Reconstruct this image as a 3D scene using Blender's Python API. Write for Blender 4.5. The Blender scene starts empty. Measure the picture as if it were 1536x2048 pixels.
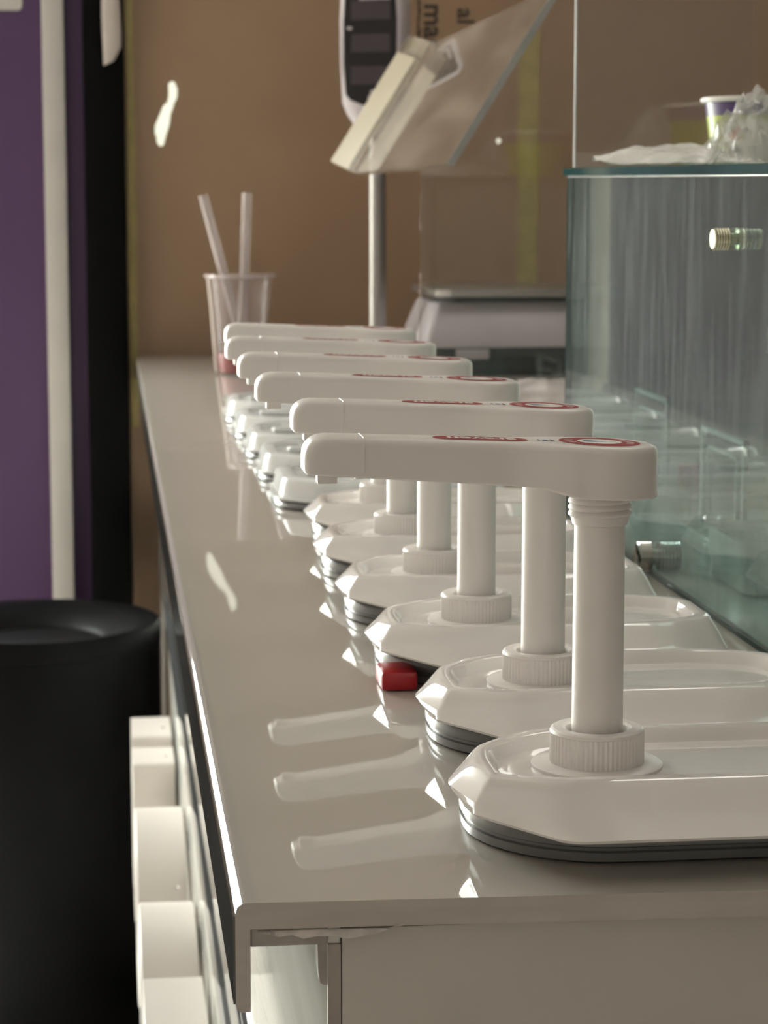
import bpy, bmesh, math, random
from mathutils import Vector, Matrix, noise
random.seed(7)
C = bpy.context.scene.collection
SC = bpy.context.scene
Z0 = 0.95                                   # height of the counter top above the floor
PI = math.pi

# ---------------------------------------------------------------- camera
YAW, PITCH = math.radians(6.8818), math.radians(7.8869)
fw = Vector((math.sin(YAW)*math.cos(PITCH), math.cos(YAW)*math.cos(PITCH), -math.sin(PITCH)))
rt = Vector((math.cos(YAW), -math.sin(YAW), 0)); up = rt.cross(fw)
cam = bpy.data.cameras.new('camera'); camo = bpy.data.objects.new('camera', cam); C.objects.link(camo)
m = Matrix.Identity(4)
for i in range(3): m[i][0], m[i][1], m[i][2] = rt[i], up[i], -fw[i]
m.translation = Vector((0, 0, Z0 + 0.255)); camo.matrix_world = m
cam.sensor_fit = 'VERTICAL'; cam.sensor_height = 36; cam.lens = 4555/2048*36
cam.clip_start = 0.05; cam.clip_end = 60
cam.dof.use_dof = True; cam.dof.focus_distance = 0.95; cam.dof.aperture_fstop = 27
SC.camera = camo

# ---------------------------------------------------------------- world, light, exposure
SC.view_settings.view_transform = 'Standard'; SC.view_settings.look = 'None'
SC.view_settings.gamma = 1; SC.view_settings.use_curve_mapping = False
SC.view_settings.exposure = 0.0
w = bpy.data.worlds.new('outdoor_daylight'); SC.world = w; w.use_nodes = True
nt = w.node_tree; nt.nodes.clear()
tc = nt.nodes.new('ShaderNodeTexCoord'); sp = nt.nodes.new('ShaderNodeSeparateXYZ')
rp = nt.nodes.new('ShaderNodeValToRGB'); bg = nt.nodes.new('ShaderNodeBackground'); wo = nt.nodes.new('ShaderNodeOutputWorld')
mr = nt.nodes.new('ShaderNodeMapRange'); mr.inputs[1].default_value = -1; mr.inputs[2].default_value = 1
nt.links.new(tc.outputs['Generated'], sp.inputs[0]); nt.links.new(sp.outputs['Z'], mr.inputs[0])
nt.links.new(mr.outputs[0], rp.inputs[0]); nt.links.new(rp.outputs[0], bg.inputs[0]); nt.links.new(bg.outputs[0], wo.inputs[0])
el = rp.color_ramp.elements
el[0].position = 0.0; el[0].color = (.42, .41, .39, 1)
el[1].position = 1.0; el[1].color = (1.0, .99, .97, 1)
for p_, c_ in ((.455, (.42, .41, .39, 1)), (.485, (.66, .72, .46, 1)), (.515, (1.0, .99, .94, 1))):
    e = el.new(p_); e.color = c_
WORLD = 42.0
bg.inputs[1].default_value = WORLD

def portal(name, loc, rot, sx, sy):
    l = bpy.data.lights.new(name, 'AREA'); l.shape = 'RECTANGLE'; l.size = sx; l.size_y = sy; l.energy = 1
    l.cycles.is_portal = True
    o = bpy.data.objects.new(name, l); C.objects.link(o); o.location = loc; o.rotation_euler = rot
    return o
WL = (-1.75, -0.45, 0.05, 1.9)               # shop window left of the purple wall: x0 x1 z0 z1
W2 = (.05, 1.58, 0.98, 2.45)               # window behind the brown paper
portal('window_light', ((WL[0]+WL[1])/2, 3.79, (WL[2]+WL[3])/2), (-PI/2, 0, 0), WL[1]-WL[0], WL[3]-WL[2])
portal('paper_window_light', ((W2[0]+W2[1])/2, 3.79, (W2[2]+W2[3])/2), (-PI/2, 0, 0), W2[1]-W2[0], W2[3]-W2[2])

# ---------------------------------------------------------------- materials
def mat(name, base, rough=.5, metal=0, vary=.06, scale=12, bump=0, bscale=200, coat=0, emit=None, spec=.5, stretch=None):
    mm = bpy.data.materials.new(name); mm.use_nodes = True
    n = mm.node_tree; b = n.nodes['Principled BSDF']
    b.inputs['Roughness'].default_value = rough; b.inputs['Metallic'].default_value = metal
    b.inputs['Coat Weight'].default_value = coat; b.inputs['Coat Roughness'].default_value = .03
    b.inputs['Specular IOR Level'].default_value = spec
    t = n.nodes.new('ShaderNodeTexCoord'); nz = n.nodes.new('ShaderNodeTexNoise'); nz.inputs['Scale'].default_value = scale
    nz.inputs['Detail'].default_value = 4
    src = t.outputs['Object']
    if stretch:
        mp = n.nodes.new('ShaderNodeMapping'); mp.inputs['Scale'].default_value = stretch
        n.links.new(src, mp.inputs[0]); src = mp.outputs[0]
    n.links.new(src, nz.inputs['Vector'])
    r = n.nodes.new('ShaderNodeValToRGB')
    r.color_ramp.elements[0].position = .3; r.color_ramp.elements[1].position = .7
    r.color_ramp.elements[0].color = (*[c*(1-vary) for c in base], 1)
    r.color_ramp.elements[1].color = (*[min(1, c*(1+vary)) for c in base], 1)
    n.links.new(nz.outputs['Fac'], r.inputs[0]); n.links.new(r.outputs[0], b.inputs['Base Color'])
    if bump:
        n2 = n.nodes.new('ShaderNodeTexNoise'); n2.inputs['Scale'].default_value = bscale
        n.links.new(src, n2.inputs['Vector'])
        bp = n.nodes.new('ShaderNodeBump'); bp.inputs['Strength'].default_value = bump; bp.inputs['Distance'].default_value = .002
        n.links.new(n2.outputs['Fac'], bp.inputs['Height']); n.links.new(bp.outputs[0], b.inputs['Normal'])
    return mm

def sheet_glass(name, tint=(.93, .97, .95), ior=1.5, smear_haze=0.0, smear_haze_col=(.6, .65, .65), rough=0.0, sscale=(60, 60, 4)):
    """pane glass: transparent body with a mirror coat by Fresnel; smear = streaky film of dirt, painted haze and reflection"""
    mm = bpy.data.materials.new(name); mm.use_nodes = True
    n = mm.node_tree; n.nodes.clear()
    out = n.nodes.new('ShaderNodeOutputMaterial')
    tr = n.nodes.new('ShaderNodeBsdfTransparent'); tr.inputs[0].default_value = (*tint, 1)
    gl = n.nodes.new('ShaderNodeBsdfGlossy'); gl.inputs['Roughness'].default_value = rough
    fr = n.nodes.new('ShaderNodeFresnel'); ge = n.nodes.new('ShaderNodeNewGeometry'); mi = n.nodes.new('ShaderNodeMapRange')
    mi.inputs[3].default_value = ior; mi.inputs[4].default_value = 1/ior     # the far face of a thin pane reflects as the near one does
    n.links.new(ge.outputs['Backfacing'], mi.inputs[0]); n.links.new(mi.outputs[0], fr.inputs[0])
    mx = n.nodes.new('ShaderNodeMixShader')
    n.links.new(fr.outputs[0], mx.inputs[0]); n.links.new(tr.outputs[0], mx.inputs[1]); n.links.new(gl.outputs[0], mx.inputs[2])
    last = mx
    if smear_haze:
        df = n.nodes.new('ShaderNodeBsdfDiffuse'); df.inputs[0].default_value = (*smear_haze_col, 1)
        t = n.nodes.new('ShaderNodeTexCoord'); mp = n.nodes.new('ShaderNodeMapping'); mp.inputs['Scale'].default_value = sscale
        nz = n.nodes.new('ShaderNodeTexNoise'); nz.inputs['Scale'].default_value = 1; nz.inputs['Detail'].default_value = 5
        rr = n.nodes.new('ShaderNodeMapRange'); rr.inputs[1].default_value = .46; rr.inputs[2].default_value = .75
        rr.inputs[3].default_value = smear_haze*.35; rr.inputs[4].default_value = smear_haze
        n.links.new(t.outputs['Object'], mp.inputs[0]); n.links.new(mp.outputs[0], nz.inputs['Vector']); n.links.new(nz.outputs['Fac'], rr.inputs[0])
        m2 = n.nodes.new('ShaderNodeMixShader')
        n.links.new(rr.outputs[0], m2.inputs[0]); n.links.new(mx.outputs[0], m2.inputs[1]); n.links.new(df.outputs[0], m2.inputs[2])
        last = m2
    n.links.new(last.outputs[0], out.inputs[0])
    return mm

def film(name, base, clear=.5, rough=.15, bump=0, bscale=40):
    """translucent plastic: part see-through, part glossy pale body"""
    mm = mat(name, base, rough, bump=bump, bscale=bscale)
    n = mm.node_tree; b = n.nodes['Principled BSDF']; out = [x for x in n.nodes if x.type == 'OUTPUT_MATERIAL'][0]
    tr = n.nodes.new('ShaderNodeBsdfTransparent'); mx = n.nodes.new('ShaderNodeMixShader')
    mx.inputs[0].default_value = clear
    n.links.new(b.outputs[0], mx.inputs[1]); n.links.new(tr.outputs[0], mx.inputs[2]); n.links.new(mx.outputs[0], out.inputs[0])
    return mm

M = {}
M['counter'] = mat('white_gloss_laminate', (.43, .395, .362), .012, vary=.015, scale=5)
M['counter_edge'] = mat('worn_white_edge', (.48, .43, .39), .35, vary=.07, scale=25, stretch=(1, 3, 6))
M['facing'] = mat('dark_gloss_facing', (.085, .08, .076), .04, vary=.25, scale=40, stretch=(1, .1, 1))
M['cab_face'] = mat('white_gloss_cabinet_face', (.80, .79, .74), .06, vary=.10, scale=14, stretch=(1, .2, 3))
M['cab_end'] = mat('grey_white_end_panel', (.56, .52, .47), .30, vary=.05, scale=9)
M['cab_sheet'] = mat('panel_sheet_edge', (.34, .30, .27), .5, vary=.18, scale=30, stretch=(3, 3, .5))
M['block'] = mat('dusty_support', (.40, .36, .33), .6, vary=.2, scale=80)
M['veneer'] = mat('torn_veneer', (.64, .58, .54), .6, vary=.2, scale=120)
M['alu'] = mat('grey_painted_rail', (.075, .078, .080), .06, metal=.0, spec=.4, vary=.15, scale=30, stretch=(1, .05, 4))
M['pump'] = mat('white_pump_plastic', (.80, .755, .73), .32, vary=.01)
M['lid'] = mat('white_gloss_lid', (.80, .755, .73), .07, vary=.01, coat=.3)
M['steel'] = mat('grey_container', (.20, .20, .20), .22, metal=.25, vary=.05, bump=.04, bscale=60)
M['red'] = mat('red_plastic', (.42, .012, .018), .28, vary=.08)
M['label_red'] = mat('label_red', (.27, .010, .016), .55, vary=.05, spec=.25)
M['label_white'] = mat('label_white', (.82, .80, .76), .4)
M['label_blue'] = mat('label_blue', (.05, .13, .22), .4)
M['label_dark'] = mat('label_dark', (.06, .07, .08), .5)
M['clear'] = film('milky_clear_lid', (.84, .84, .84), .10, .10)
M['kraft'] = mat('brown_kraft_paper', (.31, .212, .138), .75, vary=.07, scale=5, bump=.25, bscale=420)
def backlit(mm, fac, col):
    n = mm.node_tree; b = n.nodes['Principled BSDF']; out = [x for x in n.nodes if x.type == 'OUTPUT_MATERIAL'][0]
    tl = n.nodes.new('ShaderNodeBsdfTranslucent'); tl.inputs[0].default_value = (*col, 1); mx = n.nodes.new('ShaderNodeMixShader')
    mx.inputs[0].default_value = fac
    n.links.new(b.outputs[0], mx.inputs[1]); n.links.new(tl.outputs[0], mx.inputs[2]); n.links.new(mx.outputs[0], out.inputs[0])
backlit(M['kraft'], .26, (.62, .42, .27))    # thin paper lets some window light through
M['ink'] = mat('black_print', (.035, .024, .014), .7)
M['tape'] = mat('yellow_masking_tape', (.33, .265, .10), .6, vary=.1, scale=40)
M['purple'] = mat('purple_wall_paint', (.058, .024, .078), .5, vary=.06, scale=4)
M['white_trim'] = mat('grey_white_trim', (.42, .395, .365), .45, vary=.04)
M['black_post'] = mat('black_post', (.0022, .0022, .0022), .6, vary=.2, spec=.06)
M['bin'] = mat('black_bin_plastic', (.0022, .0022, .0024), .5, vary=.25, scale=20, spec=.08)
M['letter'] = mat('white_sign_plastic', (.41, .375, .345), .4, vary=.02)
M['floor'] = mat('grey_floor_tile', (.56, .53, .50), .25, vary=.1, scale=3)
M['ceiling'] = mat('white_ceiling', (.80, .78, .75), .9)
M['wall'] = mat('pale_wall_paint', (.54, .49, .46), .8, vary=.05)
M['wall_dark'] = mat('brown_grey_wall', (.11, .09, .075), .8, vary=.08)
M['chrome'] = mat('chrome', (.62, .60, .57), .12, metal=1)
M['pole_metal'] = mat('grey_metal_pole', (.34, .32, .31), .3, metal=.7)
M['brass'] = mat('pale_metal_knob', (.66, .62, .48), .2, metal=1)
M['scale_body'] = mat('scale_grey_plastic', (.46, .415, .43), .45)
M['scale_dark'] = mat('scale_black_plastic', (.012, .012, .012), .4)
M['scale_plate'] = mat('scale_steel_plate', (.38, .35, .33), .3, metal=.8)
M['screen'] = mat('dark_display_window', (.012, .010, .012), .15)
M['lcd'] = mat('lcd_panel', (.040, .030, .034), .3)
M['print_grey'] = mat('pale_print', (.40, .36, .37), .5)
M['glass'] = sheet_glass('clear_pane_glass', (.95, .975, .965))
M['glass_dimmer'] = sheet_glass('daylight_dimming_glass', (.17, .17, .155))  # dark tint added to dim the daylight behind the tear
M['glass_case'] = sheet_glass('case_side_glass', (.80, .875, .855), 1.5, .15, (.52, .58, .57), sscale=(40, 90, 11))  # dirt streaks plus a painted pale haze
M['glass_tall'] = sheet_glass('tall_screen_glass', (.95, .95, .95), 1.5, .03, (.5, .47, .44), sscale=(30, 6, 30))
M['glass_slant'] = sheet_glass('slanted_screen_glass', (.86, .85, .83), 1.75, .20, (.5, .42, .36), sscale=(20, 3, 20))  # pale brown film painted in for the kraft reflection
M['edge_glare'] = film('painted_edge_glare', (.34, .285, .205), .06, .5)  # bright edge reflection put into a cream film
M['edge_glare_faint'] = film('faint_painted_glare', (.31, .26, .19), .62, .3)  # weaker step of the same painted reflection
M['glass_edge'] = mat('green_glass_edge', (.022, .058, .056), .05, vary=.25, scale=20, spec=.35)
M['glass_edge_pale'] = mat('pale_glass_edge', (.36, .35, .34), .2, vary=.15, scale=20)
M['acrylic'] = sheet_glass('clear_acrylic', (.90, .94, .92), 1.49, .05, (.7, .75, .72))
M['acrylic_edge'] = film('acrylic_edge', (.82, .86, .82), .25, .1)
M['cup_clear'] = film('clear_cup_plastic', (.50, .42, .41), .84, .08)
M['cup_edge'] = film('cup_seam', (.85, .76, .70), .25, .1)
M['straw'] = film('clear_straw', (.56, .49, .48), .48, .2)
M['juice'] = mat('red_drink', (.28, .008, .006), .2)
M['paper_cup_white'] = mat('paper_cup_white', (.80, .76, .72), .4)
M['paper_cup_purple'] = mat('paper_cup_purple', (.075, .04, .15), .3)
M['paper_cup_green'] = mat('paper_cup_green', (.36, .42, .03), .3)
M['orange'] = mat('orange_print', (.65, .14, .03), .4)
M['navy'] = mat('navy_print', (.012, .016, .06), .4)
M['bag_white'] = film('white_thin_plastic', (.86, .84, .80), .08, .12, bump=.9, bscale=110)
M['bag_clear'] = film('clear_thin_plastic', (.78, .76, .73), .66, .04, bump=.4, bscale=120)
M['paper_white'] = mat('white_wrap', (.36, .32, .29), .6)

# ---------------------------------------------------------------- helpers
def obj(name, bm_or_me, material=None, parent=None, smooth=True, angle=35):
    if isinstance(bm_or_me, bmesh.types.BMesh):
        bmesh.ops.recalc_face_normals(bm_or_me, faces=bm_or_me.faces)
        me = bpy.data.meshes.new(name); bm_or_me.to_mesh(me); bm_or_me.free()
    else: me = bm_or_me
    if material is not None:
        for x in (material if isinstance(material, (list, tuple)) else [material]): me.materials.append(x)
    if smooth:
        me.shade_smooth(); me.set_sharp_from_angle(angle=math.radians(angle))
    o = bpy.data.objects.new(name, me); C.objects.link(o)
    if parent: o.parent = parent
    return o
def empty(name, loc, rz=0):
    o = bpy.data.objects.new(name, None); C.objects.link(o); o.location = loc; o.rotation_euler = (0, 0, rz)
    o.empty_display_size = .05; return o
def tag(o, label, cat, group=None):
    o['label'] = label; o['category'] = cat
    if group: o['group'] = group
    return o
def struct(o): o['kind'] = 'structure'; return o

def box(bm, x0, x1, y0, y1, z0, z1, bevel=0, seg=2, mi=0):
    r = bmesh.ops.create_cube(bm, size=1)
    vs = r['verts']
    for v in vs:
        v.co = Vector((x0+(v.co.x+.5)*(x1-x0), y0+(v.co.y+.5)*(y1-y0), z0+(v.co.z+.5)*(z1-z0)))
    fs = list({f for v in vs for f in v.link_faces})
    for f in fs: f.material_index = mi
    if bevel:
        es = list({e for v in vs for e in v.link_edges})
        bmesh.ops.bevel(bm, geom=es, offset=bevel, segments=seg, affect='EDGES', profile=.5, clamp_overlap=True)
    return vs
def bx(*a, **k):
    bm = bmesh.new(); box(bm, *a, **k); return bm
def loft(bm, rings, cap0=True, cap1=True, closed=True, mi=0):
    """rings: lists of points, all of one length"""
    vv = [[bm.verts.new(p) for p in r] for r in rings]; n = len(rings[0])
    for a, b in zip(vv, vv[1:]):
        for i in range(n if closed else n-1):
            j = (i+1) % n
            f = bm.faces.new((a[i], a[j], b[j], b[i])); f.material_index = mi
    if cap0: bm.faces.new(list(reversed(vv[0]))).material_index = mi
    if cap1: bm.faces.new(vv[-1]).material_index = mi
    return vv
def lathe(bm, prof, cx=0, cy=0, n=48, cap0=True, cap1=True, mi=0, rib=None):
    rings = []
    for k, (r, z) in enumerate(prof):
        ring = []
        for i in range(n):
            a = 2*PI*i/n
            rr = r*(1 - (rib[1] if (rib and k in rib[0] and i % 2) else 0))
            ring.append((cx+rr*math.cos(a), cy+rr*math.sin(a), z))
        rings.append(ring)
    return loft(bm, rings, cap0, cap1, mi=mi)
def tube(bm, p0, p1, r0, r1=None, n=16, cap=True):
    p0, p1 = Vector(p0), Vector(p1); r1 = r0 if r1 is None else r1
    d = (p1-p0).normalized(); a = d.orthogonal().normalized(); b = d.cross(a)
    rr = [[p+r*(a*math.cos(2*PI*i/n)+b*math.sin(2*PI*i/n)) for i in range(n)] for p, r in ((p0, r0), (p1, r1))]
    loft(bm, rr, cap, cap)
def text_mesh(body, size, bold=0.0, extrude=.0002):
    cu = bpy.data.curves.new('lettering', 'FONT'); cu.body = body; cu.size = size; cu.extrude = extrude; cu.offset = bold
    cu.align_x = 'CENTER'; cu.align_y = 'CENTER'; cu.resolution_u = 3
    o = bpy.data.objects.new('lettering_tmp', cu); C.objects.link(o)
    bpy.context.view_layer.update()
    me = bpy.data.meshes.new_from_object(o.evaluated_get(bpy.context.evaluated_depsgraph_get()))
    bpy.data.objects.remove(o); bpy.data.curves.remove(cu)
    return me
def add_mesh(bm, me, mtx, mi=0):
    n0 = len(bm.verts); f0 = len(bm.faces)
    bm.from_mesh(me); bm.verts.ensure_lookup_table(); bm.faces.ensure_lookup_table()
    for v in bm.verts[n0:]: v.co = mtx @ v.co
    for f in bm.faces[f0:]: f.material_index = mi
def poly_prism(bm, pts, z0, z1, mi=0):
    a = [bm.verts.new((x, y, z0)) for x, y in pts]; b = [bm.verts.new((x, y, z1)) for x, y in pts]; n = len(pts)
    bm.faces.new(list(reversed(a))).material_index = mi; bm.faces.new(b).material_index = mi
    for i in range(n): bm.faces.new((a[i], a[(i+1) % n], b[(i+1) % n], b[i])).material_index = mi
def copy_thing(src, name=None):
    r = src.copy(); C.objects.link(r)
    for ch in list(src.children):
        c = ch.copy(); C.objects.link(c); c.parent = r; c.matrix_parent_inverse = ch.matrix_parent_inverse.copy()
        for g in list(ch.children):
            d = g.copy(); C.objects.link(d); d.parent = c; d.matrix_parent_inverse = g.matrix_parent_inverse.copy()
    return r

# ---------------------------------------------------------------- the room
RX0, RX1, RY0, RY1, RH = -1.8, 1.9, -1.6, 3.75, 2.7
fl = struct(obj('floor', bx(RX0-.1, RX1+.1, RY0-.1, RY1+.15, -.1, 0), M['cab_sheet'], smooth=False))
tm = bx(-.297, .297, -.297, .297, 0, .004, bevel=.0015, seg=1)
t0 = None
for i in range(8):
    for j in range(9):
        if t0 is None:
            t0 = obj('tile', tm, M['floor'], fl, smooth=False); t = t0
        else:
            t = t0.copy(); C.objects.link(t)
        t.location = (RX0+.3+i*.6-.05, RY0+.3+j*.6-.03, 0)
struct(obj('ceiling', bx(RX0-.1, RX1+.1, RY0-.1, RY1+.15, RH, RH+.1), M['ceiling'], smooth=False))
struct(obj('wall_left', bx(RX0-.1, RX0, RY0, RY1+.1, 0, RH), M['wall'], smooth=False))
struct(obj('wall_right', bx(RX1, RX1+.1, RY0, RY1+.1, 0, RH), M['wall_dark'], smooth=False))
def holed(x0, x1, z0, z1, y0, y1, hx0, hx1, hz0, hz1, bm):
    if hx0 > x0: box(bm, x0, hx0, y0, y1, z0, z1)
    if hx1 < x1: box(bm, hx1, x1, y0, y1, z0, z1)
    if hz0 > z0: box(bm, hx0, hx1, y0, y1, z0, hz0)
    if hz1 < z1: box(bm, hx0, hx1, y0, y1, hz1, z1)
struct(obj('wall_front', bx(RX0, RX1, RY0-.1, RY0, 0, RH), M['wall'], smooth=False))
bm = bmesh.new(); holed(RX0, WL[1], 0, RH, RY1, RY1+.1, *WL, bm); holed(WL[1], RX1, 0, RH, RY1, RY1+.1, *W2, bm)
struct(obj('wall_back', bm, M['wall'], smooth=False))
# shop windows
def window(name, x0, x1, z0, z1, y, bars, gm='glass', side=False):
    bm = bmesh.new(); s = .03
    holed(x0, x1, z0, z1, y, y+.05, x0+s, x1-s, z0+s, z1-s, bm)
    for b in bars: box(bm, b-.018, b+.018, y, y+.05, z0+s, z1-s)
    pb = bx(x0+s, x1-s, y+.02, y+.026, z0+s, z1-s)
    if side:
        for b_ in (bm, pb):
            for v in b_.verts: v.co = Vector((RX0-.02-(v.co.y-y), v.co.x, v.co.z))
    f = struct(obj(name, bm, M['white_trim'], smooth=False))
    obj('pane', pb, M[gm], f, smooth=False)
window('window_1', *WL[:2], WL[2], WL[3], RY1+.02, (-1.05,))
window('window_2', *W2, RY1+.02, (), 'glass_dimmer')
# purple wall panel, strip and post left of the paper
struct(obj('wall_panel', bx(-.45, -.034, 3.72, 3.75, 0, RH), M['purple'], smooth=False)).name = 'wall_purple'
struct(obj('trim_1', bx(-.0975, -.0628, 3.700, 3.72, 0, RH, bevel=.002), M['white_trim']))
struct(obj('trim_2', bx(-.034, .031, 3.665, 3.75, 0, RH, bevel=.003), M['black_post']))
bm = bmesh.new()
def rrect(x0, x1, y0, y1, r, n=5):
    out = []
    for cx, cy, a0 in ((x1-r, y1-r, 0), (x0+r, y1-r, PI/2), (x0+r, y0+r, PI), (x1-r, y0+r, 1.5*PI)):
        for k in range(n+1):
            a = a0+PI/2*k/n; out.append((cx+r*math.cos(a), cy+r*math.sin(a)))
    return out
poly_prism(bm, rrect(-.33, -.1275, .546, .70, .008), 0, .004)
o = obj('wall_sign', bm, M['white_trim']); o.rotation_euler = (PI/2, 0, 0); o.location = (0, 3.7195, Z0)
tag(o, 'white sign plate with rounded corner on the purple wall', 'sign')

# ceiling lamp over the serving side
M['lamp_glow'] = bpy.data.materials.new('lamp_glow'); M['lamp_glow'].use_nodes = True
_b = M['lamp_glow'].node_tree.nodes['Principled BSDF']; _b.inputs['Emission Color'].default_value = (1, .95, .88, 1); _b.inputs['Emission Strength'].default_value = 5.0
lamp = empty('ceiling_lamp', (.95, 2.35, RH))
bm = bmesh.new(); holed(-.33, .33, -.33, .33, -.03, 0, -.30, .30, -.30, .30, bm)
for v in bm.verts: v.co = Vector((v.co.x, v.co.z, v.co.y))
obj('frame', bm, M['white_trim'], lamp, smooth=False)
obj('diffuser', bx(-.30, .30, -.30, .30, -.022, -.012), M['lamp_glow'], lamp, smooth=False)
tag(lamp, 'square ceiling lamp panel above the serving side of the counter', 'lamp')

# ---------------------------------------------------------------- brown kraft paper over the back window
def paper(x0, x1, z0, z1, holes, y):
    cu = bpy.data.curves.new('paper', 'CURVE'); cu.dimensions = '2D'; cu.fill_mode = 'BOTH'; cu.extrude = .0006
    def sp(pts):
        s = cu.splines.new('POLY'); s.points.add(len(pts)-1); s.use_cyclic_u = True
        for q, (a, b) in zip(s.points, pts): q.co = (a, b, 0, 1)
    sp([(x0, z0), (x1, z0), (x1, z1), (x0, z1)])
    for h in holes: sp(h)
    o = bpy.data.objects.new('paper_tmp', cu); C.objects.link(o); bpy.context.view_layer.update()
    me = bpy.data.meshes.new_from_object(o.evaluated_get(bpy.context.evaluated_depsgraph_get()))
    bpy.data.objects.remove(o); bpy.data.curves.remove(cu)
    for v in me.vertices: v.co = (v.co.x, y - v.co.z, v.co.y)
    return me
px = lambda x: .033+(x-252)*.000812          # crop pixel columns of the paper to metres (3.70 m away)
pz = lambda y: Z0 + .255 + (393-y)*.000812 - .0005
tear = [(343, 162), (349, 164), (354, 178), (353, 196), (347, 206), (346, 214), (341, 226), (338, 250), (331, 272), (327, 290), (321, 293), (315, 286), (313, 270), (306, 264), (312, 250), (322, 225), (327, 212), (336, 203), (338, 186), (337, 168)]
X_ = lambda x: .1071+(x-345)*.000848
Zt = lambda y: Z0+.4382-(y-160)*.000784
hole1 = [(X_(x), Zt(y)) for x, y in tear]
hole2 = [(.6331+.0042*math.cos(a*PI/5), Z0+.3441+.0042*math.sin(a*PI/5)) for a in range(10)]
kp = tag(obj('kraft_paper', paper(.033, 1.62, .06, 2.55, [hole1, hole2], 3.695), M['kraft'], smooth=False), 'brown kraft paper covering the back window, with a bright tear', 'paper')
def tape(x0, x1, z0, z1, sl=0):
    bm = bmesh.new(); n = 24; a = []; b = []
    for i in range(n+1):
        z = z0+(z1-z0)*i/n; s = sl*i/n
        a.append((x0-s+random.uniform(-.001, .001), 3.6935, Z0+z)); b.append((x1-s+random.uniform(-.001, .001), 3.6935, Z0+z))
    va = [bm.verts.new(p) for p in a]; vb = [bm.verts.new(p) for p in b]
    vc = [bm.verts.new(Vector(p)+Vector((0, .0008, 0))) for p in a]; vd = [bm.verts.new(Vector(p)+Vector((0, .0008, 0))) for p in b]
    for i in range(n):
        bm.faces.new((va[i], vb[i], vb[i+1], va[i+1])); bm.faces.new((vc[i], vc[i+1], vd[i+1], vd[i]))
        bm.faces.new((va[i], va[i+1], vc[i+1], vc[i])); bm.faces.new((vb[i], vd[i], vd[i+1], vb[i+1]))
    return obj('tape_strip', bm, M['tape'], kp, smooth=False)
tape(.034, .0465, -.1152, 1.2); tape(.6655, .699, .1114, .53)
# printing on the paper (runs downwards)
def kprint(body, size, x, z, bold=.0, sx=1):
    me = text_mesh(body, size, bold)
    bm = bmesh.new()
    add_mesh(bm, me, Matrix.Translation((x, 3.694, Z0+z)) @ Matrix.Rotation(PI/2, 4, 'X') @ Matrix.Rotation(-PI/2, 4, 'Z') @ Matrix.Diagonal((sx, 1, 1, 1)))
    return obj('lettering', bm, M['ink'], kp, smooth=False)
kprint('mac', .046, .525, .524, .0012); kprint('al', .040, .577, .542, .0008)
bm = bmesh.new()                             # column of print too small to read
z = .575
while z > .489:
    h = random.choice((.002, .003, .0045)); box(bm, .4985+random.uniform(0, .002), .5045+random.uniform(-.0015, .0015), 3.6934, 3.6946, Z0+z-h, Z0+z); z -= h+.0013
box(bm, .4985, .5055, 3.6934, 3.6946, Z0+.479, Z0+.484)
o = obj('fine_print', bm, M['ink'], kp, smooth=False); o['kind'] = 'stuff'
# strip of white wrap hanging from the post
bm = bmesh.new(); rings = []
for k in range(13):
    t = k/12; z = Z0+.461+.30*t; xc = .013-.006*t; hw = .0135+.004*math.sin(t*9)*.3 if k else .008
    rings.append([(xc+hw*math.cos(a*PI/6)-.006*(k == 0), 3.645+.004*math.sin(a*PI/6)+.004*math.sin(t*11), z+(.004*math.cos(a*PI/6) if k == 0 else 0)) for a in range(12)])
loft(bm, rings)
tag(obj('plastic_wrap', bm, film('dull_wrap', (.50, .44, .40), .25, .4)), 'strip of whitish plastic hanging on the black post', 'plastic')

# ---------------------------------------------------------------- counter
CX0, CX1, CY1 = .0422, 1.30, 3.688
def cy(x): return .802-.0376*(x-.0422)
ct = empty('counter_cabinet', (.6, 2.2, 0)); inv = ct.matrix_world
def child(name, bm, m, p=None, **k):
    p = p or ct
    o = obj(name, bm, m, None, **k); o.parent = p; return o
def at_ct(bm):
    for v in bm.verts: v.co -= Vector((.6, 2.2, 0))
    return bm
T = .0098
# top slab with the bent-down lip on the customers' side, as one section swept along the counter
prof = [(CX1, 0), (CX0+.004, 0), (CX0+.0022, -.0004), (CX0+.0007, -.0016), (CX0, -.0040), (CX0, -.0385), (CX0+.0015, -.0412), (CX0+.0055, -.0412), (CX0+.0055, -T), (CX1, -T)]
bm = bmesh.new()
r0 = [(x, cy(x)+(.0006 if i in (1, 2, 3) else 0), Z0+z) for i, (x, z) in enumerate(prof)]
r00 = [(x, cy(x)+.0012, Z0+z) for (x, z) in prof]
r1 = [(x, CY1, Z0+z) for x, z in prof]
loft(bm, [r0, r1])
bm.normal_update()
bmesh.ops.triangulate(bm, faces=[f for f in bm.faces if len(f.verts) > 4])
bm.faces.ensure_lookup_table(); bm.normal_update()
for f in bm.faces:
    if abs(f.normal.y) > .9: f.material_index = 1
obj_ct = child('worktop', at_ct(bm), [M['counter'], M['counter_edge']], angle=50)
child('front_facing', at_ct(bx(CX0-.0008, CX0+.0002, .8035, CY1, Z0-.0385, Z0-.0052)), M['facing'], smooth=False)
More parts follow.
